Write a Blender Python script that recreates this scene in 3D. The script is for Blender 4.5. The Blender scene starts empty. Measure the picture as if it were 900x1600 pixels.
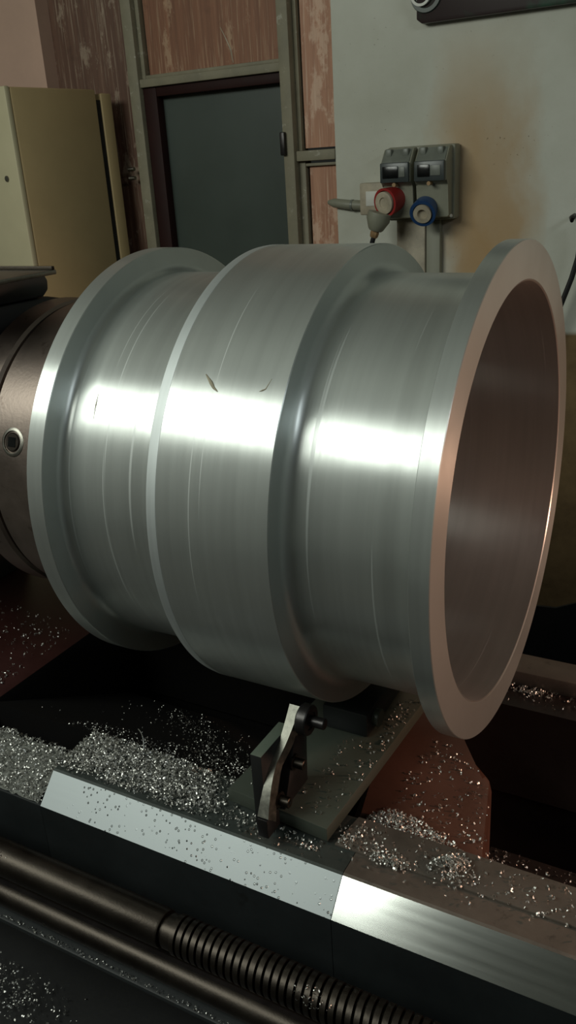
import bpy, bmesh, math, random
import numpy as np
from mathutils import Vector, Matrix

S = bpy.context.scene
COL = S.collection
PI = math.pi
rng = np.random.default_rng(7)
random.seed(7)

# ------------------------------------------------------------------ camera
cam_d = bpy.data.cameras.new('camera')
cam = bpy.data.objects.new('camera', cam_d)
COL.objects.link(cam)
cam_d.sensor_fit = 'VERTICAL'
cam_d.sensor_height = 36.0
cam_d.lens = 1326.0 / 1600.0 * 36.0
cam_d.clip_start = 0.02
rx, ux, fx = (0.8781, 0.4749, -0.0583), (-0.1328, 0.3590, 0.9238), (-0.4596, 0.8035, -0.3783)
cam.matrix_world = Matrix(((rx[0], ux[0], -fx[0], 0.2398), (rx[1], ux[1], -fx[1], -0.9764),
                           (rx[2], ux[2], -fx[2], 0.3912), (0, 0, 0, 1)))
S.camera = cam

# ------------------------------------------------------------------ world, lamps, exposure
w = bpy.data.worlds.new('world'); S.world = w
w.use_nodes = True
w.node_tree.nodes['Background'].inputs[0].default_value = (0.55, 0.6, 0.55, 1)
w.node_tree.nodes['Background'].inputs[1].default_value = 0.02
S.view_settings.view_transform = 'Standard'
S.view_settings.look = 'None'
S.view_settings.gamma = 1
S.view_settings.exposure = 0.0
S.view_settings.use_curve_mapping = False


def lamp(name, kind, loc, aim, energy, col, **k):
    d = bpy.data.lights.new(name, kind)
    o = bpy.data.objects.new(name, d); COL.objects.link(o)
    d.energy = energy; d.color = col
    for a, b in k.items(): setattr(d, a, b)
    o.location = loc
    o.rotation_euler = (Vector(aim) - Vector(loc)).to_track_quat('-Z', 'Y').to_euler()
    return o


# the workshop's ceiling luminaire, parallel to the lathe, ahead of and above the operator
ceil_lamp = lamp('ceiling_luminaire', 'AREA', (-1.42, -1.62, 1.36), (-0.45, -0.2, 0.1), 31, (0.95, 1.0, 0.90),
     shape='RECTANGLE', size=1.7, size_y=0.62)
# weaker unseen fill light, added at the right to grey the bore and flange
lamp('bore_fill_light', 'AREA', (2.3, -1.1, 1.5), (0.0, 0.0, 0.0), 9, (0.88, 0.97, 1.0),
     shape='RECTANGLE', size=1.2, size_y=0.3)
# the machine lamp on the right, shaded, low over the bed
lamp('machine_lamp', 'SPOT', (1.0, 0.06, 0.06), (-0.05, -0.08, -0.20), 25, (1.0, 0.56, 0.38),
     spot_size=math.radians(70), spot_blend=0.5, shadow_soft_size=0.035)

# ------------------------------------------------------------------ materials
def lin(r, g, b):
    f = lambda c: (c / 12.92 if c <= 0.04045 else ((c + 0.055) / 1.055) ** 2.4)
    return (f(r / 255), f(g / 255), f(b / 255), 1)


class NT:
    def __init__(s, name):
        s.m = bpy.data.materials.new(name); s.m.use_nodes = True
        s.t = s.m.node_tree; s.b = s.t.nodes['Principled BSDF']
        s.tc = None

    def n(s, typ, **k):
        x = s.t.nodes.new(typ)
        for a, b in k.items():
            if a == 'inp':
                for i, v in b.items():
                    if hasattr(v, 'is_output'): s.t.links.new(v, x.inputs[i])
                    else: x.inputs[i].default_value = v
            else: setattr(x, a, b)
        return x

    def set(s, **k):
        for a, v in k.items():
            a = a.replace('_', ' ')
            if hasattr(v, 'is_output'): s.t.links.new(v, s.b.inputs[a])
            else: s.b.inputs[a].default_value = v

    def coord(s, scale=(1, 1, 1), loc=(0, 0, 0)):
        if not s.tc: s.tc = s.n('ShaderNodeTexCoord')
        return s.n('ShaderNodeMapping', inp={0: s.tc.outputs['Object'], 1: loc, 3: scale}).outputs[0]

    def noise(s, scale=5, detail=4, rough=.55, vec=None, sc=(1, 1, 1), loc=(0, 0, 0)):
        return s.n('ShaderNodeTexNoise', inp={'Vector': vec or s.coord(sc, loc), 'Scale': scale, 'Detail': detail,
                                              'Roughness': rough}).outputs['Fac']

    def ramp(s, fac, stops, interp='LINEAR'):
        r = s.n('ShaderNodeValToRGB', inp={0: fac}); e = r.color_ramp.elements
        r.color_ramp.interpolation = interp
        while len(e) < len(stops): e.new(0.5)
        for i, (p, c) in enumerate(stops):
            e[i].position = p
            e[i].color = c if isinstance(c, tuple) else (c, c, c, 1)
        return r.outputs[0]

    def mix(s, fac, a, b, mode='MIX'):
        x = s.n('ShaderNodeMix', data_type='RGBA', blend_type=mode)
        for i, v in ((0, fac), (6, a), (7, b)):
            if hasattr(v, 'is_output'): s.t.links.new(v, x.inputs[i])
            else: x.inputs[i].default_value = v
        return x.outputs[2]

    def math(s, op, a, b=0.0, clamp=False):
        x = s.n('ShaderNodeMath', operation=op, use_clamp=clamp)
        for i, v in ((0, a), (1, b)):
            if hasattr(v, 'is_output'): s.t.links.new(v, x.inputs[i])
            else: x.inputs[i].default_value = v
        return x.outputs[0]

    def bump(s, h, strength=.3, dist=.002):
        b = s.n('ShaderNodeBump', inp={'Strength': strength, 'Distance': dist, 'Height': h})
        s.t.links.new(b.outputs[0], s.b.inputs['Normal'])

    def axis(s, i):
        sep = s.n('ShaderNodeSeparateXYZ', inp={0: s.coord()})
        return sep.outputs[i]


def paint(name, c, rough=.5, metal=0.0, var=.25, scale=6, wear=None, bump=.15, spec=.5):
    m = NT(name)
    f = m.noise(scale, 6, .65)
    dark = tuple(x * (1 - var) for x in c[:3]) + (1,)
    light = tuple(min(1, x * (1 + var)) for x in c[:3]) + (1,)
    col = m.ramp(f, [(.3, dark), (.7, light)])
    if wear:
        g = m.ramp(m.noise(scale * 4, 8, .7, loc=(3, 1, 2)), [(.6, 0.0), (.68, 1.0)])
        col = m.mix(m.math('MULTIPLY', g, wear[1]), col, wear[0])
    m.set(Base_Color=col, Metallic=metal, Roughness=m.math('ADD', m.math('MULTIPLY', f, .25), rough - .12))
    m.b.inputs['Specular IOR Level'].default_value = spec
    m.bump(m.noise(scale * 25, 3), bump, .001)
    return m.m


def turned(name, base, rough, aniso, streak=.12, rough2=.68, matt=.40, dirty=.0):
    m = NT(name)
    grooves = m.noise(1, 3, .6, sc=(520, 5, 5))
    broad = m.noise(1, 3, .6, sc=(60, 2.2, 2.2), loc=(2, 7, 1))
    smudge = m.noise(9, 5, .6, loc=(4, 2, 8))
    col = m.ramp(broad, [(.3, tuple(x * (1 - streak) for x in base[:3]) + (1,)), (.7, base)])
    col = m.mix(m.math('MULTIPLY', m.ramp(smudge, [(.5, 0.0), (.75, 1.0)]), dirty), col, (.30, .30, .27, 1))
    r = m.math('ADD', m.math('MULTIPLY', grooves, .12), rough - .06)
    r = m.math('ADD', r, m.math('MULTIPLY', m.ramp(smudge, [(.45, 0.0), (.7, 1.0)]), .06))
    m.set(Base_Color=col, Metallic=1.0, Roughness=r, Anisotropic=aniso, Anisotropic_Rotation=.25)
    t = m.n('ShaderNodeTangent', direction_type='RADIAL', axis='X')
    m.t.links.new(t.outputs[0], m.b.inputs['Tangent'])
    lines = m.ramp(m.noise(1, 2, .5, sc=(150, 1.6, 1.6), loc=(5, 3, 4)), [(.68, 0.0), (.71, 1.0)])
    col = m.mix(m.math('MULTIPLY', lines, .28), col, lin(226, 230, 230))
    m.set(Base_Color=col)
    m.bump(grooves, .06, .0004)
    # a second, rougher lobe: the torn, matt part of the machined skin
    q = m.n('ShaderNodeBsdfPrincipled', inp={'Base Color': col, 'Metallic': 1.0, 'Roughness': rough2})
    mx = m.n('ShaderNodeMixShader', inp={0: m.math('ADD', m.math('MULTIPLY', lines, .3), matt), 1: m.b.outputs[0], 2: q.outputs[0]})
    m.t.links.new(mx.outputs[0], m.t.nodes['Material Output'].inputs[0])
    return m


ALU = lin(205, 210, 207)
def finish_alu():
    m = turned('turned_aluminium', ALU, .31, .80, dirty=.12)
    return m.m
M_ALU = finish_alu()
M_BORE = turned('bored_aluminium', lin(190, 186, 182), .30, .8, dirty=.1).m
M_FACE = turned('faced_aluminium', lin(200, 198, 192), .38, .78, matt=.06).m
m = turned('dull_edge_aluminium', lin(212, 218, 218), .6, .3)
M_EDGE = m.m

M_CAST = paint('dark_green_casting', lin(30, 34, 35), .5, var=.3, scale=5, wear=(lin(20, 20, 18), .6))
M_BLACKCAST = paint('black_casting', lin(22, 23, 23), .6, var=.3, scale=6)
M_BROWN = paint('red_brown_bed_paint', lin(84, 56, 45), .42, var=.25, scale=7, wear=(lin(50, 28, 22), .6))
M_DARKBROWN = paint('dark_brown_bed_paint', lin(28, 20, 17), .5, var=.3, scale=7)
M_LEVER = paint('patchy_steel', lin(124, 124, 116), .42, 1.0, var=.45, scale=110)
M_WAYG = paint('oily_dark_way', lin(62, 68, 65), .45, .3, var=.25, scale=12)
M_SHADE = paint('shade_black_casting', lin(11, 10, 10), .8, var=.3, scale=6, spec=.15)  # near-black with the shade inside the bed put into its colour
M_PLATE = paint('green_grey_plate', lin(66, 72, 64), .42, var=.12, scale=8, bump=.05)
M_UPRIGHT_LIT = paint('lit_green_grey_upright', lin(92, 102, 90), .5, var=.1, scale=9, bump=.05)
M_STEEL = paint('worn_steel', lin(140, 138, 130), .38, 1.0, var=.25, scale=40)
M_DARKSTEEL = paint('dark_steel', lin(66, 61, 56), .42, 1.0, var=.25, scale=14)
M_BLACKSTEEL = paint('blackened_steel', lin(60, 58, 58), .36, .8, var=.2, scale=30)
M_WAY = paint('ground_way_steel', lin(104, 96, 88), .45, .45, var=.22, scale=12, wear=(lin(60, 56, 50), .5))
M_CHUCK = paint('brown_steel_chuck', lin(132, 120, 112), .42, .9, var=.22, scale=9, wear=(lin(70, 50, 42), .5))
M_CHIP = NT('swarf'); M_CHIP.set(Base_Color=lin(215, 215, 210), Metallic=1.0, Roughness=.42); M_CHIP = M_CHIP.m
M_CHIPG = paint('settled_swarf', lin(128, 130, 124), .6, .35, var=.45, scale=220, bump=.6)
M_RUBBER = paint('black_rubber', lin(22, 22, 24), .6, var=.2, scale=20)
M_BRASS = paint('gland_brass', lin(150, 120, 84), .5, .2, var=.2, scale=40)


def bevel_steel(name, droplets, rough, c):
    m = NT(name)
    f = m.noise(30, 4, .6, sc=(.12, 4, 4))
    col = m.ramp(f, [(.3, tuple(x * .92 for x in c[:3]) + (1,)), (.7, c)])
    r = m.math('ADD', m.math('MULTIPLY', f, .07), rough - .035)
    if droplets:
        v = m.n('ShaderNodeTexVoronoi', inp={'Vector': m.coord(), 'Scale': 150.0, 'Randomness': 1.0})
        d = m.ramp(v.outputs['Distance'], [(.16, 1.0), (.24, 0.0)])
        gate = m.ramp(m.noise(14, 3, .6), [(.42, 0.0), (.55, 1.0)])
        d = m.math('MULTIPLY', d, gate)
        col = m.mix(m.math('MULTIPLY', d, .6), col, lin(60, 62, 56))
        r = m.math('SUBTRACT', r, m.math('MULTIPLY', d, .25), True)
        m.bump(d, .9, .0012)
    m.set(Base_Color=col, Metallic=1.0, Roughness=r)
    return m.m


M_BEV_OIL = bevel_steel('oily_ground_bevel', True, .56, lin(168, 175, 177))
M_BEV = bevel_steel('bright_ground_bevel', False, .17, lin(206, 210, 206))


def plaster():
    m = NT('stained_plaster')
    f = m.noise(3, 6, .6)
    col = m.ramp(f, [(.3, lin(186, 186, 172)), (.7, lin(206, 207, 196))])
    x, z = m.axis(0), m.axis(2)
    # rusty damp stain running down beside the sockets, wobbling at its borders
    wob = m.math('MULTIPLY', m.math('SUBTRACT', m.noise(4, 5, .6, sc=(1, 1, .6)), .5), .28)
    d = m.math('ABSOLUTE', m.math('ADD', m.math('ADD', x, .435), wob))
    st = m.ramp(d, [(.0, 1.0), (.06, .85), (.15, 0.0)])
    low = m.ramp(m.math('ADD', z, m.math('MULTIPLY', wob, .5)), [(.0, 1.0), (.45, .75), (.72, 0.0)])
    st = m.math('MULTIPLY', m.math('MULTIPLY', st, low), .95)
    col = m.mix(st, col, lin(176, 138, 88))
    # painted dado below
    da = m.ramp(m.math('ADD', z, m.math('MULTIPLY', wob, .12)), [(.0, 1.0), (.004, 0.0)])
    zz = m.math('ADD', z, .06)
    da = m.ramp(m.math('ADD', zz, m.math('MULTIPLY', wob, .05)), [(.0, 1.0), (.012, 0.0)])
    dcol = m.ramp(m.noise(9, 7, .7), [(.3, lin(96, 76, 48)), (.7, lin(128, 104, 70))])
    col = m.mix(da, col, dcol)
    sp = m.ramp(m.noise(120, 2, .5), [(.68, 0.0), (.73, 1.0)])
    gate = m.ramp(m.noise(3.2, 4, .6, loc=(0, 5, 1)), [(.5, 0.0), (.62, 1.0)])
    col = m.mix(m.math('MULTIPLY', m.math('MULTIPLY', sp, gate), .7), col, lin(90, 70, 48))
    m.set(Base_Color=col, Roughness=.85)
    m.bump(m.noise(45, 6, .6), .25, .004)
    return m.m


def old_wood(name, c1, c2, flake, peel):
    m = NT(name)
    f = m.noise(1, 6, .65, sc=(70, 70, 2.2))
    col = m.ramp(f, [(.32, c1), (.68, c2)])
    fine = m.ramp(m.noise(1, 4, .6, sc=(170, 170, 6), loc=(3, 0, 1)), [(.54, 0.0), (.66, 1.0)])
    col = m.mix(m.math('MULTIPLY', fine, .5), col, flake)
    big = m.ramp(m.noise(11, 7, .7, sc=(1.6, 1, .8), loc=(7, 0, 3)), [(peel - .10, 0.0), (peel - .04, 1.0)])
    col = m.mix(m.math('MULTIPLY', big, .55), col, flake)
    blot = m.ramp(m.noise(14, 5, .6, loc=(1, 9, 3)), [(.6, 0.0), (.75, 1.0)])
    col = m.mix(m.math('MULTIPLY', blot, .45), col, tuple(x * .4 for x in c1[:3]) + (1,))
    m.set(Base_Color=col, Roughness=.6)
    m.bump(f, .2, .002)
    return m.m


M_PLASTER = plaster()
M_PINK = paint('pinkish_plaster', lin(196, 164, 146), .85, var=.08, scale=4)
M_WOOD_DARK = old_wood('dark_brown_board', lin(88, 62, 50), lin(112, 82, 66), lin(172, 154, 134), .66)
M_WOOD_MID = old_wood('brown_board', lin(118, 78, 56), lin(146, 100, 74), lin(190, 160, 130), .68)
M_WOOD_LIGHT = old_wood('light_reddish_board', lin(158, 112, 88), lin(190, 142, 114), lin(222, 192, 168), .62)
M_FRAME = paint('flaking_grey_paint', lin(132, 126, 106), .65, var=.2, scale=10, wear=(lin(176, 172, 158), .7))
M_DOORFRAME = paint('dark_red_frame', lin(40, 18, 16), .6, var=.2, scale=9, spec=.2)
M_SEATRED = paint('dark_red_seat_paint', lin(52, 25, 22), .45, var=.3, scale=8)
M_DOOR = paint('dark_green_door', lin(60, 70, 64), .45, var=.12, scale=3, bump=.05)
M_CABINET = paint('beige_cabinet_paint', lin(176, 154, 112), .5, var=.06, scale=5, bump=.08)
M_CABFRONT = paint('cream_cabinet_paint', lin(190, 182, 150), .4, var=.06, scale=5, bump=.08)
M_GREYPL = paint('grey_plastic', lin(134, 134, 118), .5, var=.1, scale=14, bump=.05)
M_DKPL = paint('dusty_grey_plastic', lin(112, 116, 108), .4, var=.18, scale=18, bump=.05)
M_GLASSPL = paint('smoked_window_plastic', lin(62, 68, 68), .32, var=.15, scale=20, bump=.0)
M_DARKWIN = paint('black_switch', lin(16, 18, 18), .2, var=.1, scale=20, bump=.0)
M_RED = paint('red_plastic', lin(150, 40, 38), .4, var=.1, scale=20, bump=.05)
M_BLUE = paint('blue_plastic', lin(36, 66, 108), .4, var=.1, scale=20, bump=.05)
M_CAPGREY = paint('worn_cap', lin(170, 160, 140), .55, var=.25, scale=30)
M_CONCRETE = paint('oily_concrete', lin(74, 70, 64), .6, var=.25, scale=4)
M_CEIL = paint('whitewash', lin(180, 182, 174), .85, var=.06, scale=3)


def poster():
    m = NT('dark_picture')
    g = m.ramp(m.noise(7, 5, .6), [(.5, 0.0), (.6, 1.0)])
    col = m.mix(g, lin(40, 26, 26), lin(36, 66, 50))
    m.set(Base_Color=col, Roughness=.35)
    return m.m


M_POSTER = poster()
M_WHITE = paint('white_paint', lin(214, 214, 206), .5, var=.05)

# ------------------------------------------------------------------ builders
def box(bm, x0, x1, y0, y1, z0, z1, bev=0.0, seg=2):
    vs = [bm.verts.new((x, y, z)) for x in (x0, x1) for y in (y0, y1) for z in (z0, z1)]
    fs = [bm.faces.new([vs[i] for i in f]) for f in
          ((0, 1, 3, 2), (4, 6, 7, 5), (0, 4, 5, 1), (2, 3, 7, 6), (0, 2, 6, 4), (1, 5, 7, 3))]
    if bev:
        es = list({e for f in fs for e in f.edges})
        bmesh.ops.bevel(bm, geom=es, offset=bev, segments=seg, profile=.5, affect='EDGES')


def prism(bm, poly, axis, a, b, bev=0.0):
    """extrude a 2-D polygon along an axis; poly is in the two other axes in order"""
    def pt(p, t):
        return {'x': (t, p[0], p[1]), 'y': (p[0], t, p[1]), 'z': (p[0], p[1], t)}[axis]
    A = [bm.verts.new(pt(p, a)) for p in poly]; B = [bm.verts.new(pt(p, b)) for p in poly]
    n = len(poly)
    fs = [bm.faces.new(A[::-1]), bm.faces.new(B)]
    for i in range(n): fs.append(bm.faces.new((A[i], A[(i + 1) % n], B[(i + 1) % n], B[i])))
    if bev:
        es = list({e for f in fs for e in f.edges})
        bmesh.ops.bevel(bm, geom=es, offset=bev, segments=2, profile=.5, affect='EDGES')


def frame_of(d):
    d = Vector(d).normalized()
    h = Vector((0, 0, 1)) if abs(d.z) < .9 else Vector((1, 0, 0))
    u = d.cross(h).normalized()
    return d, u, d.cross(u).normalized()


def lathe(bm, o, d, prof, n=32, closed=False):
    """revolve (t along d, r) profile round the axis through o"""
    o = Vector(o); d, u, v = frame_of(d)
    rings = []
    for t, r in prof:
        if r <= 1e-9: rings.append([bm.verts.new(o + d * t)])
        else: rings.append([bm.verts.new(o + d * t + (u * math.cos(2 * PI * k / n) + v * math.sin(2 * PI * k / n)) * r) for k in range(n)])
    m = len(rings)
    for i in range(m if closed else m - 1):
        a, b = rings[i], rings[(i + 1) % m]
        for k in range(n):
            k2 = (k + 1) % n
            if len(a) == 1 and len(b) == 1: continue
            if len(a) == 1: bm.faces.new((a[0], b[k2], b[k]))
            elif len(b) == 1: bm.faces.new((a[k], a[k2], b[0]))
            else: bm.faces.new((a[k], a[k2], b[k2], b[k]))


def cyl(bm, o, d, L, r, n=24, ch=0.0):
    if ch: lathe(bm, o, d, [(0, 0), (0, r - ch), (ch, r), (L - ch, r), (L, r - ch), (L, 0)], n)
    else: lathe(bm, o, d, [(0, 0), (0, r), (L, r), (L, 0)], n)


def tube(bm, pts, r, n=12):
    pts = [Vector(p) for p in pts]; rings = []
    for i, p in enumerate(pts):
        d = (pts[min(i + 1, len(pts) - 1)] - pts[max(i - 1, 0)])
        _, u, v = frame_of(d)
        rr = r[i] if isinstance(r, (list, tuple)) else r
        rings.append([bm.verts.new(p + (u * math.cos(2 * PI * k / n) + v * math.sin(2 * PI * k / n)) * rr) for k in range(n)])
    for a, b in zip(rings, rings[1:]):
        for k in range(n): bm.faces.new((a[k], a[(k + 1) % n], b[(k + 1) % n], b[k]))
    bm.faces.new(rings[0][::-1]); bm.faces.new(rings[-1])


def obj(name, bm, mat, parent=None, sharp=35, label=None, smooth=True):
    me = bpy.data.meshes.new(name)
    bmesh.ops.recalc_face_normals(bm, faces=bm.faces)
    bm.to_mesh(me); bm.free()
    if smooth:
        me.polygons.foreach_set('use_smooth', [True] * len(me.polygons))
        me.set_sharp_from_angle(angle=math.radians(sharp))
    o = bpy.data.objects.new(name, me); COL.objects.link(o)
    for m_ in (mat if isinstance(mat, (list, tuple)) else [mat]): me.materials.append(m_)
    if parent is not None:
        off = Vector((0, 0, 0)); p = parent
        while p: off += p.location; p = p.parent
        me.transform(Matrix.Translation(-off))
        o.parent = parent
    if label: o['label'] = label
    return o


def thing(name, label, cat, loc, group=None, kind=None):
    o = bpy.data.objects.new(name, None); COL.objects.link(o); o.location = loc
    o.empty_display_size = .05
    return tag(o, label, cat, group, kind)


def tag(o, label, cat, group=None, kind=None):
    if label: o['label'] = label
    if cat: o['category'] = cat
    if group: o['group'] = group
    if kind: o['kind'] = kind
    return o


def B(): return bmesh.new()


def one(f, *a, **k):
    bm = bmesh.new(); f(bm, *a, **k); return bm


def piece(name, mat, parent, f, *a, label=None, **k):
    return obj(name, one(f, *a, **k), mat, parent, label=label)


def structure(name, bm, mat, label, cat='wall', parent=None):
    return tag(obj(name, bm, mat, parent), label, cat, None, 'structure')

# ------------------------------------------------------------------ the room
structure('floor', one(box, -3.2, 3.2, -3.2, 1.45, -1.2, -1.1), M_CONCRETE, 'dark oily concrete workshop floor', 'floor')
structure('ceiling', one(box, -3.2, 3.2, -3.2, 1.45, 2.0, 2.1), M_CEIL, 'pale whitewashed workshop ceiling', 'ceiling')
structure('wall_back', one(box, -0.842, 3.2, 1.30, 1.45, -1.1, 2.0), M_PLASTER, 'stained white plaster wall behind the lathe with a brown painted dado')
structure('wall_left', one(box, -3.2, -1.812, 1.27, 1.45, -1.1, 2.0), M_PINK, 'pinkish plaster wall section beside the brown boards, top left')
structure('wall_side', one(box, -3.3, -3.2, -3.2, 1.45, -1.1, 2.0), M_CEIL, 'pale side wall of the workshop beyond the headstock')
structure('wall_right', one(box, 3.2, 3.3, -3.2, 1.45, -1.1, 2.0), M_CEIL, 'pale right wall of the workshop')
structure('wall_front', one(box, -3.2, 3.2, -3.3, -3.2, -1.1, 2.0), M_CEIL, 'pale wall behind the operator')

CRK = [(-1.203, 1.335, .759), (-1.187, 1.335, .729), (-1.173, 1.335, .699), (-1.168, 1.335, .666)]
part = thing('wall_partition', 'old brown boarded partition with flaking grey painted framing round the dark door', 'partition', (-1.3, 1.30, -1.1), kind='structure')
P = lambda n, mat, *a, **k: piece(n, mat, part, box, *a, **k)
P('panel', M_WOOD_DARK, -1.812, -1.515, 1.325, 1.345, -1.1, 2.0, label='dark brown scuffed panel')
P('panel', M_WOOD_MID, -1.462, -1.006, 1.335, 1.355, 0.655, 2.0, label='brown panel above the door')
P('panel', M_WOOD_LIGHT, -0.945, -0.842, 1.325, 1.345, 0.43, 2.0, label='light reddish upper panel')
P('panel', M_WOOD_LIGHT, -0.935, -0.842, 1.325, 1.345, -1.1, 0.39, label='light reddish lower panel with flaking paint')
P('stile', M_FRAME, -1.515, -1.478, 1.295, 1.36, -1.1, 2.0, .003)
P('stile', M_FRAME, -0.996, -0.962, 1.285, 1.36, -1.1, 2.0, .003)
P('rail', M_FRAME, -1.478, -0.996, 1.30, 1.36, 0.627, 0.650, .003)
P('rail', M_FRAME, -0.962, -0.842, 1.295, 1.36, 0.397, 0.424, .003)
P('bead', M_FRAME, -1.478, -1.464, 1.315, 1.345, 0.650, 2.0, .002)
P('bead', M_FRAME, -1.464, -1.006, 1.315, 1.345, 0.650, 0.660, .002)
P('bead', M_FRAME, -0.962, -0.950, 1.312, 1.35, 0.424, 2.0, .002)
P('bead', M_FRAME, -0.962, -0.942, 1.312, 1.35, -1.1, 0.397, .002)
P('bead', M_FRAME, -0.942, -0.842, 1.312, 1.35, 0.383, 0.391, .002)
piece('crack', M_CAPGREY, part, tube, [(CRK[0]), CRK[1], CRK[2], CRK[3]], [.0008, .0016, .0022, .0010], 6, label='pale crack in the panel')
for zz in (0.406, 0.380):
    piece('bolt_pin', M_STEEL, part, cyl, (-1.545, 1.285, zz), (1, 0, 0), .022, .006, 12)
piece('hinge', M_BLACKSTEEL, part, box, -0.999, -0.984, 1.272, 1.29, 0.415, 0.475, .003)

door = thing('door_1', 'dark green door panel in a dark red frame within the brown partition', 'door', (-1.24, 1.31, -1.1), kind='structure')
for a in ((-1.478, -1.43, 1.312, 1.37, -1.1, 0.627), (-1.43, -0.996, 1.312, 1.37, 0.600, 0.627)):
    piece('door_frame', M_DOORFRAME, door, box, *a, .003)
piece('door_leaf', M_DOOR, door, box, -1.43, -0.997, 1.345, 1.37, -1.1, 0.600)

# ------------------------------------------------------------------ cabinet
cab = thing('electrical_cabinet', 'tall beige sheet metal electrical cabinet standing left of the dark door', 'cabinet', (-1.83, 1.07, -1.1))
piece('cabinet_body', M_CABINET, cab, box, -1.80, -1.600, 0.905, 1.205, -1.1, 0.628, .006)
piece('back_frame', M_CABINET, cab, box, -1.80, -1.598, 1.222, 1.262, -1.1, 0.618, .004)
piece('seam', M_BLACKSTEEL, cab, box, -1.79, -1.604, 1.204, 1.226, -1.09, 0.60)
piece('front_door', M_CABFRONT, cab, box, -1.80, -1.602, 0.888, 0.905, -1.1, 0.630, .004, label='paler cream front door')
for zz, xx in ((.585, -1.648), (.40, -1.655)):
    piece('screw', M_STEEL, cab, cyl, (xx, .889, zz), (0, -1, 0), .004, .008, 14)

cab.rotation_euler.z = math.radians(-8.5); cab.location = (-1.814, 1.102, -1.1)

# ------------------------------------------------------------------ socket unit on the wall
su = thing('socket_box', 'grey twin industrial socket box on the white wall with red and blue outlets', 'socket', (-0.58, 1.30, 0.24))
piece('back_box', M_GREYPL, su, box, -.672, -.489, 1.255, 1.299, .236, .416, .006)
for i, (x0, x1) in enumerate(((-.672, -.590), (-.580, -.496))):
    prism_poly = [(1.26, .240), (1.225, .244), (1.225, .325), (1.205, .332), (1.205, .376), (1.235, .412), (1.26, .414)]
    c = obj('socket_module', one(prism, prism_poly, 'x', x0, x1, .004), M_GREYPL, su)
    piece('flip_cover', M_GLASSPL, c, box, x0 + .002, x1 - .002, 1.197, 1.2055, .332, .380, .003)
    piece('switch_row', M_DARKWIN, c, box, x0 + (.010 if i == 0 else .012), x0 + (.052 if i == 0 else .044), 1.1945, 1.1985, .343, .371, .0008)
    piece('switch_label', M_DKPL, c, box, x0 + (.054 if i == 0 else .046), x1 - .012, 1.1952, 1.1985, .345, .369, .0006)
    piece('catch', M_BRASS, c, cyl, ((x0 + x1) / 2, 1.215, .327), (0, -1, 0), .02, .005, 10)
    for k in (0, 1):
        piece('hinge_lug', M_DKPL, c, box, x0 + .010 + k * .046, x0 + .026 + k * .046, 1.217, 1.238, .392, .412, .003)
    piece('hinge_hood', M_DKPL, c, prism, [(1.204, .377), (1.209, .384), (1.232, .410), (1.240, .412), (1.236, .380)], 'x', x0 + .004, x1 - .004, .001)
d = (0.05, -.92, -.38)
bl = obj('blue_outlet', one(lathe, (-.556, 1.228, .268), d, [(0, 0), (0, .031), (.028, .034), (.034, .034), (.034, .026), (.02, .024), (.02, 0)], 32), M_BLUE, su, label='blue round outlet')
piece('outlet_cap', M_CAPGREY, bl, lathe, (-.556, 1.228, .268), d, [(.019, 0), (.019, .0235), (.038, .0235), (.038, .013), (.030, .012), (.030, 0)], 28, label='grey cap with dark centre')
d = (-.25, -.80, -.12)
rd = obj('red_outlet', one(lathe, (-.640, 1.235, .292), d, [(0, 0), (0, .030), (.028, .034), (.048, .036), (.048, .030), (.03, .028), (.03, 0)], 32), M_RED, su, label='red round outlet')
piece('outlet_cap', M_CAPGREY, rd, lathe, (-.640, 1.235, .292), d, [(.03, 0), (.03, .0275), (.053, .0275), (.0545, .024), (.0535, .014), (.05, .013), (.05, 0)], 28, label='pale worn cap')
for sx in (-.655, -.487):
    piece('screw', M_STEEL, su, cyl, (sx, 1.2255, .247), (0, -1, 0), .003, .004, 10)

pl = thing('cable_plug', 'grey plug with brown gland and black cable hanging under the red outlet', 'plug', (-.68, 1.20, .2))
piece('plug_body', M_GREYPL, pl, lathe, (-.664, 1.180, .262), (-.28, -.05, -.95), [(0, 0), (0, .030), (.018, .031), (.042, .020), (.046, .016), (.046, 0)], 24)
piece('gland', M_BRASS, pl, lathe, (-.6769, 1.1777, .2183), (-.28, -.05, -.95), [(0, 0), (0, .011), (.006, .0125), (.014, .0115), (.018, .009), (.018, 0)], 8)
piece('cable', M_RUBBER, pl, tube, [(-.681, 1.177, .203), (-.686, 1.178, .19), (-.695, 1.19, .15), (-.70, 1.195, .0), (-.69, 1.22, -.4), (-.68, 1.27, -1.09)], .0065, 12)

jb = thing('junction_box', 'small pale junction box left of the red outlet with a grey conduit', 'junction box', (-.72, 1.30, .25))
piece('box_body', M_CAPGREY, jb, box, -.757, -.674, 1.262, 1.299, .252, .333, .004)
piece('box_label', M_WHITE, jb, box, -.738, -.705, 1.2605, 1.263, .275, .312, .0006)
piece('conduit', M_GREYPL, jb, tube, [(-.865, 1.295, .287), (-.845, 1.287, .285), (-.80, 1.285, .279), (-.757, 1.285, .276)], [.006, .012, .013, .0135], 14)
piece('conduit_clip', M_DKPL, jb, lathe, (-.792, 1.285, .278), (1, 0, -.05), [(0, .0133), (0, .0146), (.006, .0146), (.006, .0133)], 16, True)

trk = thing('cable_trunking', 'grey vertical cable trunking running down the wall below the socket box', 'trunking', (-.585, 1.30, -1.1))
piece('trunk_cover', M_CAPGREY, trk, box, -.655, -.575, 1.272, 1.299, -1.1, .236, .003)
piece('trunk_cover', M_GREYPL, trk, box, -.574, -.535, 1.278, 1.299, -1.1, .236, .003)

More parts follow.
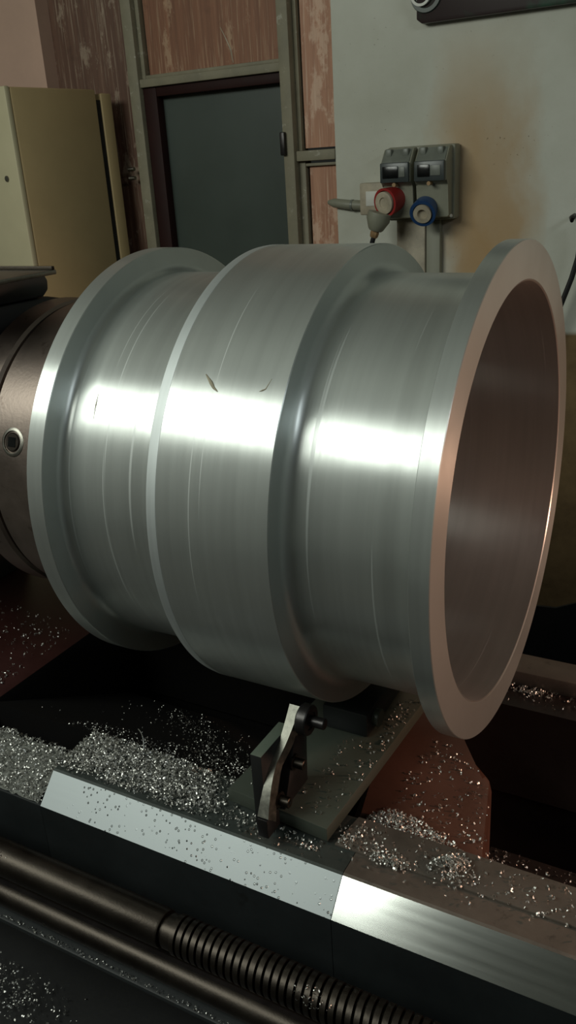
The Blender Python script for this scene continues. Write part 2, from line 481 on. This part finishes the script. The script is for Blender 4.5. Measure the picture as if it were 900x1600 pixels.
pic = thing('picture_board', 'dark picture board with green shapes hanging high on the white wall, top right', 'picture', (-.3, 1.30, .68))
piece('picture_panel', M_POSTER, pic, prism, [(-.598, .700), (-.585, .690), (.3, .690), (.3, 1.25), (-.598, 1.25)], 'y', 1.272, 1.299, .002)
piece('white_ring', M_WHITE, pic, lathe, (-.585, 1.272, .752), (0, -1, 0), [(0, .020), (.008, .020), (.008, .026), (0, .026)], 32, True, label='white ring on the picture')
piece('green_bowl', M_DOOR, pic, lathe, (-.573, 1.272, .75), (0, -1, 0), [(0, .040), (.005, .038), (.005, .029), (0, .027)], 32, True, label='green ring on the picture')

hk = thing('hanging_cable', 'black cable hanging from a hook on the white wall, right edge', 'cable', (-.19, 1.30, .23))
piece('hook', M_BLACKSTEEL, hk, tube, [(-.198, 1.299, .235), (-.198, 1.26, .232), (-.194, 1.25, .226), (-.190, 1.245, .235)], .005, 8)
piece('cable', M_RUBBER, hk, tube, [(-.176, 1.252, .226), (-.170, 1.25, .19), (-.174, 1.25, .14), (-.186, 1.25, .09), (-.204, 1.25, .035), (-.232, 1.25, -.05), (-.25, 1.26, -.2), (-.26, 1.28, -.5), (-.26, 1.29, -1.09)], .0065, 10)

gd = thing('dark_cutout', 'black slanted guard standing low behind the rear bed rail', 'cutout', (.2, .62, -1.1))  # flat dark sheet with a slanted top edge
piece('cutout_sheet', M_BLACKCAST, gd, prism, [(-.62, -1.1), (.9, -1.1), (.9, -.30), (.20, -.335), (.02, -.44), (-.05, -.475), (-.62, -.52)], 'y', .60, .606)
piece('cutout_foot', M_BLACKCAST, gd, box, -.62, .9, .60, .70, -1.1, -1.094)

# ------------------------------------------------------------------ lathe bed
bed = thing('lathe_bed', 'dark lathe bed with ground steel ways, brown painted inside, under the drum', 'lathe bed', (0.2, 0, -1.1))
SEC = [(-.209, -.380), (-.209, -.52), (-.330, -.52), (-.335, -.515), (-.335, -.417), (-.3005, -.3815), (-.297, -.380)]


def way(name, x0, x1, m_top, m_bev):
    bm = B(); prism(bm, SEC, 'x', x0, x1)
    o = obj(name, bm, [m_top, m_bev, M_CAST], bed, sharp=20)
    for p in o.data.polygons:
        n = p.normal
        p.material_index = 1 if (n.z > .5 and n.y < -.5) else (0 if n.z > .2 else 2)
    return o


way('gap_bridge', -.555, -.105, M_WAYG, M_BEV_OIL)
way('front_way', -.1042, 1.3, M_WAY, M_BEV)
piece('wear_strip', M_WAY, bed, prism, [(-.132, -.2635), (-.124, -.2095), (1.3, -.2095), (1.3, -.2635)], 'z', -.380, -.3765, .0006)
piece('front_shelf', M_CAST, bed, box, -1.4, -.5555, -.335, -.252, -.52, -.417, .003)
piece('bed_front', M_CAST, bed, box, -1.4, 1.3, -.330, -.205, -1.1, -.521)
piece('front_ledge', M_CAST, bed, box, -1.4, 1.3, -.437, -.329, -.536, -.527, .004)
REAR = [(.165, -.424), (.168, -.60), (.185, -.60), (.185, -1.1), (.28, -1.1), (.28, -.424)]
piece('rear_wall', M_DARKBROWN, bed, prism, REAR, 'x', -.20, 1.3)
piece('rear_wall', M_SHADE, bed, prism, REAR, 'x', -.775, -.2003)  # left run: blocked lamp light painted in as black
piece('rear_rail', M_WAY, bed, box, -.775, 1.3, .222, .28, -.4245, -.395, .004)
piece('bed_pan', M_SHADE, bed, box, -.775, 1.3, -.206, .186, -1.1, -.80)
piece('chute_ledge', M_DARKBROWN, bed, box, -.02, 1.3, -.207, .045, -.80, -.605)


def rib(x, mat, top=-.42):
    bm = B()
    pl_ = [(-.150, -.207), (.036, -.207), (-.006, -.017), (-.077, .036), (-.125, .166), (-.215, .166), (-.17, .03)]
    prism(bm, [(a + x, b) for a, b in pl_], 'z', -.81, top, .014)
    return obj('cross_rib', bm, mat, bed)


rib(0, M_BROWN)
piece('inner_slope', M_SHADE, bed, prism, [(-.2085, -.384), (.10, -.560), (.10, -.79), (-.2085, -.79)], 'x', -.765, -.300)  # black colour carries the shade under the drum
seat_ = piece('headstock_seat', [M_SHADE, M_SEATRED], bed, box, -1.5, -.772, -.25, .28, -1.1, -.385, .02)

for f_ in seat_.data.polygons:
    if f_.normal.z > .6: f_.material_index = 1           # red on the top only; shade is put into the black sides

# ------------------------------------------------------------------ lead screw and feed rod
ls = thing('lead_screw', 'dark steel lead screw with coarse square thread along the bed front', 'lead screw', (-.28, -.41, -.4435))
piece('shaft', M_DARKSTEEL, ls, lathe, (-1.35, -.41, -.4435), (1, 0, 0), [(0, 0), (0, .0225), (1.060, .0225), (1.0625, .0215), (1.0625, .0175), (1.068, .0175), (1.068, .0205), (1.081, .0205), (1.083, .0168), (2.6, .0168), (2.6, 0)], 48, label='smooth shaft of the screw')


def thread():
    bm = B(); n = 36; pitch = .0098; x0 = -.270; turns = 105
    prof = [(-.0036, .0165), (-.0032, .0228), (.0032, .0228), (.0036, .0165)]
    prev = None
    for i in range(n * turns + 1):
        a = 2 * PI * i / n; x = x0 + pitch * i / n
        ring = [bm.verts.new((x + t, -.41 + r * math.cos(a), -.4435 + r * math.sin(a))) for t, r in prof]
        if prev:
            for k in range(3): bm.faces.new((prev[k], prev[k + 1], ring[k + 1], ring[k]))
        prev = ring
    return bm


obj('thread', thread(), M_DARKSTEEL, ls, sharp=50, label='coarse square thread')
fr = thing('feed_rod', 'smooth dark feed rod lying below the lead screw along the bed', 'feed rod', (-.28, -.415, -.508))
piece('rod', M_DARKSTEEL, fr, cyl, (-1.35, -.412, -.508), (1, 0, 0), 2.6, .0175, 40, .001)
piece('key_way', M_BLACKSTEEL, fr, box, -1.34, 1.24, -.415, -.409, -.4911, -.4903)

# ------------------------------------------------------------------ headstock, tray and chuck
hs = thing('headstock', 'black cast headstock behind the chuck at left', 'headstock', (-1.1, 0, -.385))
piece('housing', M_BLACKCAST, hs, prism, [(-.24, -.13), (.24, -.13), (.24, .14), (.19, .18), (.10, .208), (.04, .222), (-.22, .226), (-.24, .20)], 'x', -1.5, -.752, .010)
piece('pedestal', M_BLACKCAST, hs, box, -1.5, -1.10, -.22, .22, -.3848, -.12, .006)
piece('gear_cover', M_CAST, hs, prism, [(-.22, .2262), (.028, .223), (.040, .232), (.042, .246), (.036, .256), (.024, .262), (-.22, .264)], 'x', -1.5, -.748, .003)
piece('spindle_nose', M_DARKSTEEL, hs, cyl, (-.760, 0, 0), (1, 0, 0), .053, .12, 48)
tr = thing('sheet_tray', 'flat grey metal tray lying on top of the headstock at left edge', 'tray', (-1.0, -.1, .265))
piece('tray_plate', M_STEEL, tr, box, -1.45, -.655, -.24, -.034, .2655, .272, .0015, label='bent sheet plate')
piece('tray_lip', M_DARKSTEEL, tr, box, -1.45, -.656, -.042, -.036, .272, .277, .001)

ch = thing('lathe_chuck', 'brown steel lathe chuck clamping the drum at left edge', 'chuck', (-.62, 0, -.22))
piece('chuck_body', M_CHUCK, ch, lathe, (-.653, 0, 0), (1, 0, 0), [(0, .09), (0, .2195), (.003, .2225), (.118, .2225), (.124, .2165), (.124, .07), (.09, .06), (.0, .06)], 160, True)
piece('back_ring', M_CHUCK, ch, lathe, (-.706, 0, 0), (1, 0, 0), [(0, .06), (0, .2205), (.004, .2245), (.044, .2245), (.048, .2205), (.048, .215), (.0535, .2145), (.0535, .06)], 160, True)
for k in range(3):
    bm = B(); a = math.radians(35 + 120 * k)
    box(bm, -.529, -.5135, -.028, .028, .10, .205, .004)
    bmesh.ops.rotate(bm, verts=bm.verts, cent=(0, 0, 0), matrix=Matrix.Rotation(a, 3, 'X'))
    obj('jaw', bm, M_DARKSTEEL, ch)
for k in range(3):
    a = math.radians(161.2 + 120 * k); dy, dz = math.cos(a), math.sin(a)
    q = obj('key_socket', one(lathe, (-.612, dy * .2175, dz * .2175), (0, dy, dz), [(0, 0), (0, .0195), (.0052, .0195), (.0066, .0165), (.0066, .0150), (.003, .0140), (.003, 0)], 36), M_STEEL, ch, label='round key socket')
    bm = B(); lathe(bm, (-.612, dy * .2208, dz * .2208), (0, dy, dz), [(0, 0), (0, .0128), (.0022, .0128), (.0034, .0115), (.0034, .0100), (.0034, 0)], 28)
    obj('square_key', bm, M_DARKSTEEL, q)
    bm = B(); box(bm, -.6185, -.6055, -.0065, .0065, .2235, .2247)
    bmesh.ops.rotate(bm, verts=bm.verts, cent=(0, 0, 0), matrix=Matrix.Rotation(a - PI / 2, 3, 'X'))
    obj('square_hole', bm, M_DARKWIN, q)

# ------------------------------------------------------------------ the turned drum
dr = thing('turned_drum', 'large bright turned aluminium drum with flanges and a raised middle band in the chuck', 'drum', (-.256, 0, -.2995))


def fillet(x_face, sgn, r_out, r_neck, n=8):
    """concave corner between a face at x_face and the neck; sgn = direction of the neck"""
    c = abs(r_out - r_neck)
    return [(x_face + sgn * c * (1 - math.cos(a)), r_neck + c * (1 - math.sin(a))) for a in [PI / 2 * i / n for i in range(n + 1)]]


RI = .2542; RN = .2627
def ring(name, prof, mat, label=None):
    bm = B(); lathe(bm, (0, 0, 0), (1, 0, 0), prof, 224, True)
    return obj(name, bm, mat, dr, sharp=28, label=label)


RI2 = RI + .0012
fl = fillet(-.4875, 1, .2735, RN)
ring('flange', [(-.5130, RI2), (-.5130, .2945), (-.5122, .2956), (-.4884, .2956), (-.4875, .2947)] + fl + [(-.4768, RI2)], M_ALU, 'left flange')
ring('neck', [(-.4768, RI2), (-.4768, RN), (-.3329, RN), (-.3329, RI2)], M_ALU, 'left neck')
bf = [(x, r) for x, r in fillet(-.1759, 1, .2774, RN)]
ring('band', [(-.3190, RI2), (-.3190, .29735), (-.1768, .29735), (-.1759, .2964)] + bf + [(-.1612, RI2)], M_ALU, 'raised middle band')
ring('band_edge', [(-.3329, RI2), (-.3329, .2955), (-.3322, .2966), (-.3270, .29745), (-.3192, .29755), (-.3190, .29735), (-.3190, RI2)], M_EDGE, 'dull pale chamfer of the band')
ring('neck', [(-.1612, RI2), (-.1612, RN), (-.0218, RN), (-.0218, RI2)], M_ALU, 'right neck')
ring('flange', [(-.0218, RI2), (-.0218, .2990), (-.0211, .2998), (-.0008, .2998), (0, .2990), (0, RI + .0022), (-.001, RI2)], [M_ALU, M_FACE], 'right flange with open bore')
for p_ in dr.children[-1].data.polygons:
    if p_.normal.x > .9: p_.material_index = 1
ring('bore', [(-.5128, RI), (-.0012, RI), (-.0002, RI + .0012), (-.0014, RI + .0012), (-.5128, RI + .0012)], M_BORE, 'smooth inside of the drum')

SMEARS = [([(-.2774, -.2307, .1875), (-.2679, -.2364, .1803), (-.2630, -.2397, .1759), (-.2569, -.2420, .1727)], .0022, 'brown smear on the band'),
          ([(-.2067, -.2399, .1756), (-.2030, -.2389, .1770), (-.2000, -.2379, .1783), (-.1958, -.2307, .1876)], .0009, 'fine brown smear on the band'),
          ([(-.4465, -.2153, .1505), (-.4462, -.2229, .1391), (-.4458, -.2275, .1310), (-.4454, -.2319, .1234)], .0008, 'dark scratch on the left neck')]
M_SMEAR = paint('dried_brown_smear', lin(158, 150, 128), .7, var=.3, scale=60)
for pts, rr, lb in SMEARS:
    piece('smear', M_SMEAR, dr, tube, pts, [rr * f_ for f_ in (.3, 1, .7, .25)], 8, label=lb)

# ------------------------------------------------------------------ work support with roller
ws = thing('roller_support', 'green plate with upright lever and roller under the drum', 'roller support', (-.2, -.12, -.38))
piece('base_plate', M_PLATE, ws, prism, [(-.2900, -.2535), (-.1408, -.2655), (-.117, .165), (-.262, .165)], 'z', -.3762, -.3562, .0012)
up = piece('upright_plate', [M_BLACKCAST, M_UPRIGHT_LIT], ws, prism, [(-.2835, -.370), (-.2700, -.370), (-.262, -.3555), (-.205, -.3555), (-.205, -.268), (-.212, -.2615), (-.2835, -.2605)], 'x', -.2305, -.2150, .0010)
for f_ in up.data.polygons:
    if f_.normal.z > .5: f_.material_index = 1          # lit top and shaded sides put into the colours
piece('bracket_body', M_BLACKSTEEL, ws, prism, [(-.249, -.3637), (-.186, -.3637), (-.181, -.285), (-.19, -.255), (-.205, -.262)], 'x', -.2211, -.2085, .0015)


def lever():
    bm = B(); N = 16; secs = []
    for i in range(N + 1):
        t = i / N
        y = -.2935 + t * (.0945) - .006 * math.sin(PI * t)
        z = -.341 + t * (.101) + .006 * math.sin(2 * PI * t)
        wd = .0075 + .0075 * abs(2 * t - 1) ** 1.3
        depth = .016 + .006 * abs(2 * t - 1)
        dy, dz = .7, -.7
        x0 = -.2208
        secs.append([bm.verts.new(q) for q in ((x0, y, z), (x0 + wd, y, z), (x0 + wd + .001, y + dy * depth, z + dz * depth), (x0, y + dy * depth, z + dz * depth))])
    for a, b in zip(secs, secs[1:]):
        for k in range(4): bm.faces.new((a[k], a[(k + 1) % 4], b[(k + 1) % 4], b[k]))
    bm.faces.new(secs[0][::-1]); bm.faces.new(secs[-1])
    bmesh.ops.bevel(bm, geom=[e for e in bm.edges if e.calc_face_angle(0) > .9], offset=.0012, segments=2, affect='EDGES')
    return bm


obj('lever', lever(), M_LEVER, ws, label='bright curved steel lever')
piece('lever_foot', M_BLACKSTEEL, ws, box, -.2212, -.2062, -.2955, -.2660, -.3700, -.3430, .0015)
rl = obj('roller', one(lathe, (-.2055, -.199, -.257), (1, 0, 0), [(0, 0), (0, .0185), (.0015, .0198), (.0125, .0198), (.014, .0185), (.014, .012), (.0125, .0115), (.0125, 0)], 40), M_BLACKSTEEL, ws, label='black roller')
piece('axle', M_BLACKSTEEL, rl, cyl, (-.194, -.199, -.257), (1, 0, 0), .022, .0072, 20, .001)
for (y, z, L) in ((-.219, -.311, .016), (-.261, -.337, .016)):
    bq = piece('bolt', M_DARKSTEEL, ws, lathe, (-.2095, y, z), (1, 0, 0), [(0, 0), (0, .0105), (.003, .0105), (.003, .0068), (.003 + L * .8, .0068), (.0165, .0058), (.0165, 0)], 20)
    piece('hex_recess', M_DARKWIN, bq, cyl, (-.1932, y, z), (1, 0, 0), .0006, .0030, 6)
for o_ in ws.children:
    if o_.name.split('.')[0] in ('bracket_body', 'lever', 'lever_foot', 'roller', 'bolt'): o_.location = (.006, -.009, .0075)
blk = piece('rear_block', M_CAST, ws, box, -.235, -.165, -.085, .06, -.3563, -.318, .004)
piece('boss', M_PLATE, blk, cyl, (-.166, -.058, -.337), (1, 0, 0), .010, .013, 24, .001)

# ------------------------------------------------------------------ swarf
def inside(poly, x, y):
    c = np.zeros(len(x), bool); n = len(poly); j = n - 1
    for i in range(n):
        xi, yi = poly[i]; xj, yj = poly[j]
        c ^= ((yi > y) != (yj > y)) & (x < (xj - xi) * (y - yi) / (yj - yi + 1e-12) + xi); j = i
    return c


def sample(poly, n):
    P_ = np.array(poly); lo, hi = P_.min(0), P_.max(0); out = np.zeros((0, 2))
    while len(out) < n:
        q = lo + rng.random((n * 3, 2)) * (hi - lo)
        out = np.vstack([out, q[inside(poly, q[:, 0], q[:, 1])]])
    return out[:n]


def chip_mesh(name, pts, label, size=.0044, mat=None, parent=None):
    """many little curled ribbons, one joined mesh"""
    V = []; F = []; base = 0; K = 7
    for p in pts:
        s = size * rng.uniform(.55, 1.35)
        r = s * .5; wid = s * rng.uniform(.22, .5); turn = rng.uniform(1.2, 5.5); adv = s * rng.uniform(.1, .8)
        q = rng.normal(size=4); q /= np.linalg.norm(q); a, b, c, d_ = q
        R = np.array([[1 - 2 * (c * c + d_ * d_), 2 * (b * c - a * d_), 2 * (b * d_ + a * c)],
                      [2 * (b * c + a * d_), 1 - 2 * (b * b + d_ * d_), 2 * (c * d_ - a * b)],
                      [2 * (b * d_ - a * c), 2 * (c * d_ + a * b), 1 - 2 * (b * b + c * c)]])
        t = np.linspace(0, 1, K); an = t * turn; rr = r * (1 - .3 * t)
        L = np.stack([rr * np.cos(an), rr * np.sin(an), adv * (t - .5) - wid / 2], 1)
        U = L + np.array([0, 0, wid])
        pts3 = np.empty((2 * K, 3)); pts3[0::2] = L; pts3[1::2] = U
        pts3 = pts3 @ R.T
        pts3[:, 2] -= pts3[:, 2].min()
        V.append(pts3 + p)
        for k in range(K - 1):
            o_ = base + 2 * k; F.append((o_, o_ + 1, o_ + 3, o_ + 2))
        base += 2 * K
    V = np.vstack(V)
    me = bpy.data.meshes.new(name); me.from_pydata(V.tolist(), [], F); me.update()
    me.materials.append(mat or M_CHIP)
    o = bpy.data.objects.new(name, me); COL.objects.link(o)
    return tag(o, label, 'metal chips', None, 'stuff')


def mound(pts, z0, h, cen, rad):
    d = np.hypot(pts[:, 0] - cen[0], (pts[:, 1] - cen[1])) / rad
    top = z0 + h * np.clip(1 - d * d, 0, 1)
    return np.column_stack([pts, z0 + (top - z0) * rng.random(len(pts)) ** .4])


def flat(pts, z, jit=.0):
    return np.column_stack([pts, z + jit * rng.random(len(pts))])


# big pile on the left shelf
def heap(name, poly, f, label, mat=M_CHIPG, step=.005):
    """a lumpy heap surface under the loose chips"""
    P_ = np.array(poly); lo, hi = P_.min(0), P_.max(0)
    nx = int((hi[0] - lo[0]) / step) + 1; ny = int((hi[1] - lo[1]) / step) + 1
    X, Y = np.meshgrid(np.linspace(lo[0], hi[0], nx), np.linspace(lo[1], hi[1], ny), indexing='ij')
    Z = f(X, Y) + rng.normal(size=X.shape) * .0012
    V = np.stack([X, Y, Z], 2).reshape(-1, 3)
    ins = inside(poly, V[:, 0], V[:, 1]).reshape(nx, ny)
    F = [(i * ny + j, (i + 1) * ny + j, (i + 1) * ny + j + 1, i * ny + j + 1)
         for i in range(nx - 1) for j in range(ny - 1) if ins[i, j] and ins[i + 1, j] and ins[i, j + 1] and ins[i + 1, j + 1]]
    me = bpy.data.meshes.new(name); me.from_pydata(V.tolist(), [], F); me.update(); me.materials.append(mat)
    o = bpy.data.objects.new(name, me); COL.objects.link(o)
    return o


left_poly = [(-.95, -.333), (-.557, -.333), (-.557, -.300), (-.557, -.252), (-.60, -.253), (-.95, -.253)]
fz = lambda x, y: -.4165 + .030 * np.clip(np.sin(np.clip((y + .335) / .085, 0, 1) * PI * .55), 0, 1) * np.clip((-.5 - x) / .07, .45, 1)
s = sample(left_poly, 3600)
P1 = np.column_stack([s, fz(s[:, 0], s[:, 1]) + rng.random(len(s)) * .003])
pile = chip_mesh('swarf_pile', P1, 'dense silver metal chips heaped on the front shelf at the left edge')
hp = heap('swarf_bed', left_poly, fz, None); hp.parent = pile; hp['kind'] = 'stuff'

poly2 = [(-.553, -.292), (-.40, -.294), (-.28, -.296), (-.14, -.294), (-.142, -.268), (-.292, -.257), (-.292, -.212), (-.553, -.212)]
s = np.vstack([sample(poly2, 2600), sample([(-.553, -.294), (-.30, -.294), (-.33, -.212), (-.553, -.212)], 4200)])
keep = rng.random(len(s)) < np.clip(1.0 - (s[:, 0] + .553) * 1.2, .5, 1) * np.clip((s[:, 1] + .299) / .03, .12, 1)
s = s[keep]
P2 = np.column_stack([s, -.380 + (.002 + .006 * np.clip((s[:, 1] + .294) / .05, 0, 1) * np.clip((-.28 - s[:, 0]) / .2, 0, 1)) * rng.random(len(s))])
chip_mesh('swarf_pile', P2, 'silver chips lying on the dark way behind the oily ground slope, left of the green plate')
s = sample([(-.135, -.262), (-.06, -.262), (-.085, -.225), (-.12, -.222)], 60)
s2 = np.vstack([rng.normal((-.062, -.260), (.014, .006), (150, 2)), rng.normal((.010, -.243), (.013, .011), (300, 2)), rng.normal((-.118, -.245), (.008, .012), (60, 2))])
s3 = sample([(-.13, -.285), (.30, -.285), (.30, -.212), (-.12, -.212)], 110)
s3 = np.vstack([s3, rng.normal((.085, -.240), (.035, .016), (60, 2))])
s2 = s2[(s2[:, 1] > -.292) & (s2[:, 1] < -.212)]
P3 = np.vstack([mound(s2, -.3766, .012, (.010, -.243), .025), flat(s3, -.3766), flat(s, -.3766)])
chip_mesh('swarf_cluster', P3, 'silver chip clusters on the flat way right of the green plate')
s = sample([(-.130, -.205), (.026, -.205), (.02, -.190), (-.045, -.170), (-.10, -.150), (-.132, -.16)], 1300)
P4 = mound(s, -.4195, .030, (-.055, -.20), .09)
chip_mesh('swarf_pile', P4, 'coppery lit chips heaped on the brown rib behind the way')
s = np.vstack([sample([(-.12, -.17), (.03, -.17), (-.01, -.02), (-.08, .03), (-.11, .03)], 210)])
chip_mesh('swarf_scatter', flat(s, -.4198), 'chips sprinkled over the lit red brown rib')
s = np.vstack([sample([(-.10, .206), (.9, .206), (.9, .2215), (-.10, .2215)], 420), sample([(-.10, .17), (.9, .17), (.9, .21), (-.10, .21)], 130)])
s = np.vstack([s, rng.normal((-.005, .212), (.016, .006), (110, 2))]); s = s[s[:, 1] < .2205]
chip_mesh('swarf_scatter', flat(s, -.4238, .003), 'coppery chips along the ledge in front of the rear rail')
s = np.vstack([sample([(-.20, -.25), (-.145, -.255), (-.13, .0), (-.20, -.09)], 60), sample([(-.285, -.245), (-.235, -.245), (-.24, -.1), (-.28, -.1)], 25),
               sample([(-.16, -.24), (-.143, -.255), (-.125, .03), (-.14, .03)], 40), rng.normal((-.15, -.02), (.02, .03), (60, 2))])
s = s[(s[:, 0] < -.127) & ((s[:, 1] < -.09) | (s[:, 0] > -.16))]
chip_mesh('swarf_scatter', flat(s, -.3560), 'chips sprinkled over the green base plate')
t_ = rng.random(620) ** 1.5
s = np.vstack([np.column_stack([-.345 - .27 * t_, -.17 + .24 * t_]) + rng.normal(0, .028, (620, 2)), sample([(-.62, -.205), (-.31, -.205), (-.31, -.12), (-.62, -.15)], 420), sample([(-.72, -.2), (-.31, -.2), (-.31, .05), (-.72, .05)], 90)])
s = s[(s[:, 0] < -.303) & (s[:, 0] > -.755) & (s[:, 1] > -.206) & (s[:, 1] < .09)]
chip_mesh('swarf_scatter', np.column_stack([s, -.3835 - (s[:, 1] + .2085) * .5705]), 'fine chips dusted over the black slope left of the green plate', size=.0027)
s = np.vstack([sample([(-.99, -.235), (-.79, -.235), (-.79, .05), (-1.1, .05)], 330), rng.normal((-.80, -.19), (.025, .03), (160, 2))])
s = s[(s[:, 0] < -.795) & (s[:, 1] > -.23) & (s[:, 0] > -1.08)]
chip_mesh('swarf_scatter', flat(s, -.3850), 'chips scattered on the dark red brown seat under the chuck')
s = np.column_stack([rng.uniform(-.9, .6, 900), -.4305 - np.abs(rng.normal(0, .003, 900))])
s = s[s[:, 1] > -.4355]
chip_mesh('swarf_scatter', flat(s, -.5262, .001), 'chips caught in a line along the ledge below the feed rod', size=.0026)
s = sample([(-.02, .0), (.15, .0), (.15, .042), (-.02, .042)], 130)
chip_mesh('swarf_scatter', flat(s, -.605), 'faint chips on the deep ledge inside the bed at right')
pan = thing('chip_pan', 'dark chip tray on the floor below the bed front', 'tray', (0, -.47, -1.1))
piece('pan_plate', M_BLACKCAST, pan, box, -1.4, 1.3, -.80, -.331, -.712, -.705)
piece('pan_leg', M_BLACKCAST, pan, box, -1.3, -1.25, -.70, -.65, -1.1, -.712)
piece('pan_leg', M_BLACKCAST, pan, box, 1.15, 1.2, -.70, -.65, -1.1, -.712)
s = np.vstack([rng.normal((-.60, -.43), (.055, .02), (450, 2))])
chip_mesh('swarf_pile', mound(s, -.7048, .02, (-.60, -.43), .12), 'dim chips lying in the tray at the bottom left corner')
a_ = rng.uniform(1.9, 2.9, 60)
xs = np.concatenate([rng.normal(-.083, .012, 40), rng.normal(-.548, .006, 20)])
chip_mesh('swarf_scatter', np.column_stack([xs, -.41 + .0228 * np.cos(a_), -.4435 + .0228 * np.sin(a_)]), 'few bright chips clinging to the lead screw', size=.003)
# a long sliver caught on the far side and a few on the screw
bm = B(); tube(bm, [(-.470 + .0016 * k, -.209 - .0012 * k + .004 * math.sin(k / 10 * PI), -.3690 + .0022 * (10 - k) + .002 * math.sin(k / 10 * PI)) for k in range(11)], .0007, 5)
tag(obj('metal_sliver', bm, M_CHIP), 'single long curved silver sliver sticking up from the chips behind the oily ground slope', 'metal chip')
